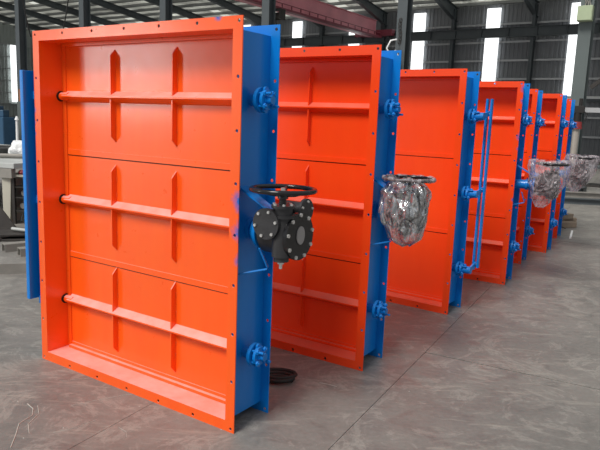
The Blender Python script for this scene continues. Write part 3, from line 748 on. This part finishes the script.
# ------------------------------------------------------------------ right background
cx, cy = hall(-3.85, 20.3).x, hall(-3.85, 20.3).y
def on_col(t, d, z): return hall(-3.85+t, 20.3+d, z)
root = empty('junction_box', on_col(0, -.225, 4.85), HA)
b = MB(); b.box((-.20, -.24, 0), (.20, 0, .42)); b.build('box_body', M['green_box'], root, bevel=.01)
b = MB(); b.box((-.18, -.255, .02), (.18, -.241, .30)); b.build('lid', M['green_box'], root)
tag(root, 'pale green box fixed high on the thick right column', 'box')
b = MB()
for k in range(3):
    P = [on_col(-.05+.07*k+.03*math.sin(i*1.7+k), -.28, 5.28+.1*i) for i in range(8)]
    b.tube(P, .018, 6)
tag(b.build('chain_hoist_chain', M['raw_steel']), 'tangled pale chains above the green box on the right column', 'chain')
root = empty('electrical_panel', on_col(-.25, -.24, 1.25), HA)
b = MB(); b.box((-.38, -.18, 0), (.18, 0, .62)); b.build('panel_body', M['grey_paint'], root, bevel=.01)
b = MB(); b.cyl((-.10, -.18, .36), (-.10, -.20, .36), .12, 24); b.build('dial', M['white_pipe'], root)
b = MB(); b.box((-.12, -.215, .30), (-.08, -.202, .44)); b.build('switch', M['dark_hole'], root)
tag(root, 'light grey electrical panel with a round dial on the right column', 'electrical panel')
b = MB(); b.bar(on_col(.30, 0, 3.0), on_col(1.7, .1, 4.2), .12, .12); tag(b.build('diagonal_brace', M['rust_dark']), 'short dark diagonal brace running up from the right column', 'brace')
b = MB(); b.bar(on_col(.16, 0, 2.35), on_col(7, .1, 2.35), .10, .14); tag(b.build('grey_rail', M['girt']), 'pale grey rail leading right from the thick column', 'rail')
# radial drill
p = Vector((7.66, 17.75, 0))
root = empty('drilling_machine', p, R_(-30))
b = MB(); b.box((-.4, -.4, 0), (.4, .5, .16)); b.build('base', M['steel_dark'], root, bevel=.02)
b = MB(); b.cyl((0, 0, .16), (0, 0, 1.78), .09, 24); b.build('column', M['beige'], root)
b = MB(); b.cyl((0, 0, 1.78), (0, 0, 1.98), .15, 24, .13); b.build('collar', M['red_cap'], root)
b = MB(); b.cyl((0, 0, 1.98), (0, 0, 2.30), .10, 18); b.box((-.12, -.10, 2.22), (.16, .10, 2.42)); b.cyl((.05, 0, 2.42), (.05, 0, 2.62), .05, 12); b.build('motor', M['dark_hole'], root, bevel=.01)
b = MB(); b.tube([(.1, 0, 2.3), (.24, 0, 2.2), (.2, 0, 2.0)], .02); b.tube([(-.1, 0, 2.3), (-.25, 0, 2.22), (-.2, 0, 2.05)], .02); b.build('hydraulic_hose', M['cable'], root)
tag(root, 'pale steel post with dull red collar and dark motor, left of the right column', 'machine')
root = empty('lathe', (12.0, 21.2, 0), R_(-34))
b = MB(); b.box((-1.7, -.35, .65), (1.7, .35, .92)); b.build('bed', M['steel_dark'], root, bevel=.03)
b = MB(); b.box((-1.6, -.40, .92), (-.7, .40, 1.42)); b.build('headstock', M['steel_mid'], root, bevel=.04)
b = MB(); b.cyl((-.70, 0, 1.18), (-.55, 0, 1.18), .20, 24); b.build('chuck', M['raw_steel'], root)
b = MB(); b.box((1.1, -.22, .92), (1.6, .22, 1.30)); b.cyl((.95, 0, 1.18), (1.1, 0, 1.18), .06); b.build('tailstock', M['steel_mid'], root, bevel=.02)
for x in (-1.2, 1.2):
    q = MB(); q.box((x-.35, -.33, 0), (x+.35, .33, .65)); q.build('leg', M['steel_dark'], root, bevel=.02)
tag(root, 'dark grey lathe standing far back behind the right column', 'lathe')
# stacked beams on floor behind the last wrapped gearbox
for k, (y, z) in enumerate(((0, 0), (.42, 0), (.2, .16))):
    b = MB(); b.box((-2.2, -.07, 0), (2.2, .07, .02)); b.box((-2.2, -.07, .12), (2.2, .07, .14)); b.box((-2.2, -.006, .02), (2.2, .006, .12))
    o = b.build('steel_beam', M['steel_dark'] if k < 2 else M['raw_steel']); o.location = (8.0+y*.5, 14.6+y, z if z == 0 else .1405); o.rotation_euler = (0, 0, R_(-8 if k < 2 else -5))
    tag(o, ['front steel beam on the floor beyond the last damper', 'rear steel beam on the floor beyond the last damper', 'paler steel beam laid on top of the two floor beams'][k], 'beam', 'beams lying beyond the dampers')
root = empty('work_trolley', (8.6, 16.2, 0), R_(-20))
b = MB(); b.box((-1.5, -.45, .78), (1.5, .45, .84)); b.build('tray', M['steel_dark'], root)
b = MB(); b.box((-1.45, -.42, .30), (1.45, .42, .34)); b.build('lower_shelf', M['rust_dark'], root)
for x in (-1.4, 1.4):
    for y in (-.38, .38):
        q = MB(); q.box((x-.03, y-.03, 0), (x+.03, y+.03, .78)); q.build('leg', M['steel_dark'], root)
tag(root, 'low dark steel trolley behind the farthest wrapped gearbox', 'trolley')
rr = random.Random(5)
for k, (x, y, z, w_, h_, m_, lab) in enumerate(((7.7, 15.9, .84, .30, .22, 'rust_dark', 'small dark casting at the left end of the trolley'), (8.3, 16.1, .84, .4, .16, 'steel_mid', 'flat grey casting in the middle of the trolley'), (9.0, 16.3, .84, .32, .26, 'rust_dark', 'larger dark casting toward the right of the trolley'))):
    b = MB(); b.box((-w_/2, -.12, 0), (w_/2, .12, h_*.5)); b.cyl((-w_*.3, 0, h_*.55), (w_*.3, 0, h_*.55), h_*.42, 12); o = b.build('casting', M[m_], bevel=.01); o.location = (x, y-.1, z); o.rotation_euler = (0, 0, R_(-20)); tag(o, lab, 'casting', 'castings on the trolley')
# timber blocks and wire beside the last dampers
for k, (x, y, z, rz, w_, d_, h_) in enumerate(((4.75, 11.05, 0, 20, .42, .14, .10), (4.9, 11.55, 0, -15, .5, .16, .12), (4.85, 11.3, .1205, 35, .36, .12, .09))):
    b = MB(); b.box((-w_/2, -d_/2, 0), (w_/2, d_/2, h_)); o = b.build('timber_block', M['wood'], bevel=.008); o.location = (x, y, z if k < 2 else .1205); o.rotation_euler = (0, 0, R_(rz))
    tag(o, ['timber block on the floor nearest the last damper', 'timber block lying just behind the nearer block', 'small timber block resting on the other two'][k], 'timber', 'timber blocks beyond the row')
b = MB(); pts = [(4.10+.13*math.cos(i*.9)+.02*i, 10.45+.12*math.sin(i*1.1)+.02*i, .02+.015*(i % 3)) for i in range(26)]; b.tube(pts, .006, 6)
tag(b.build('wire_tangle', M['cable']), 'tangle of dark wire on the floor at the foot of the last damper', 'wire')
b = MB(); b.bar((4.35, 9.85, .012), (4.7, 10.6, .012), .03, .02); tag(b.build('steel_strip', M['white_pipe']), 'pale thin strip on the floor beside the last damper', 'strip')
# black coil standing in for a dark bag between first and second damper
b = MB(); b.tube([(-.10+.085*math.cos(t)*(1+.012*i%.5), 3.86+.06*math.sin(t)+.002*i, .016+.0009*i) for i, t in ((i, i*.5) for i in range(34))], .014, 8)
tag(b.build('dark_bag_coil', M['dark_hole']), 'black coil standing in for a dark bag on the floor between the first two dampers', 'hose')
# pale rigging on the column behind the second damper
b = MB(); q = hall(-9.72, 20.0)
b.tube([(q.x-.10, q.y-.15, 4.55), (q.x-.30, q.y-.2, 4.50), (q.x-.42, q.y-.2, 4.25), (q.x-.30, q.y-.2, 4.05)], .03, 8)
for k in range(4): b.tube([(q.x-.12+.03*k, q.y-.15, 4.2-.05*k), (q.x-.10+.04*k, q.y-.17, 3.85), (q.x-.16+.05*k, q.y-.18, 3.55+.06*k)], .035, 8)
tag(b.build('rope_bundle', M['white_pipe']), 'pale rope bundle tied to the column behind the second damper', 'rope')
b = MB(); P = [hall(-9.72+.02*math.sin(i), 20.05, 4.5+.12*i) for i in range(7)]
for i, c_ in enumerate(P): b.tube([c_+Vector((.05*math.cos(t), 0, .07*math.sin(t))) for t in (2*PI*j/10 for j in range(10))], .014, 6, True)
tag(b.build('hanging_chain', M['rust_dark']), 'dark link chain hanging above the rope bundle', 'chain')
# thin cables drooping from the roof at the upper left
for k, (x0, x1, lab) in enumerate(((24, 33, 'thin dark cable slanting from the leftmost column to the damper corner'), (72, 62, 'thin dark cable hooked down between the two left columns'))):
    d0, d1 = 19.5, 19.8
    A = Vector(((x0-300)/621*d0, d0, 1.7+(106+2)*d0/621+.35)); B = Vector(((x1-300)/621*d1, d1, 1.7+70*d1/621))
    P = [A.lerp(B, i/8)+Vector((0, 0, -.15*math.sin(PI*i/8))) for i in range(9)]
    b = MB(); b.tube(P, .02, 6); tag(b.build('cable', M['cable']), lab, 'cable', 'cables at the upper left')
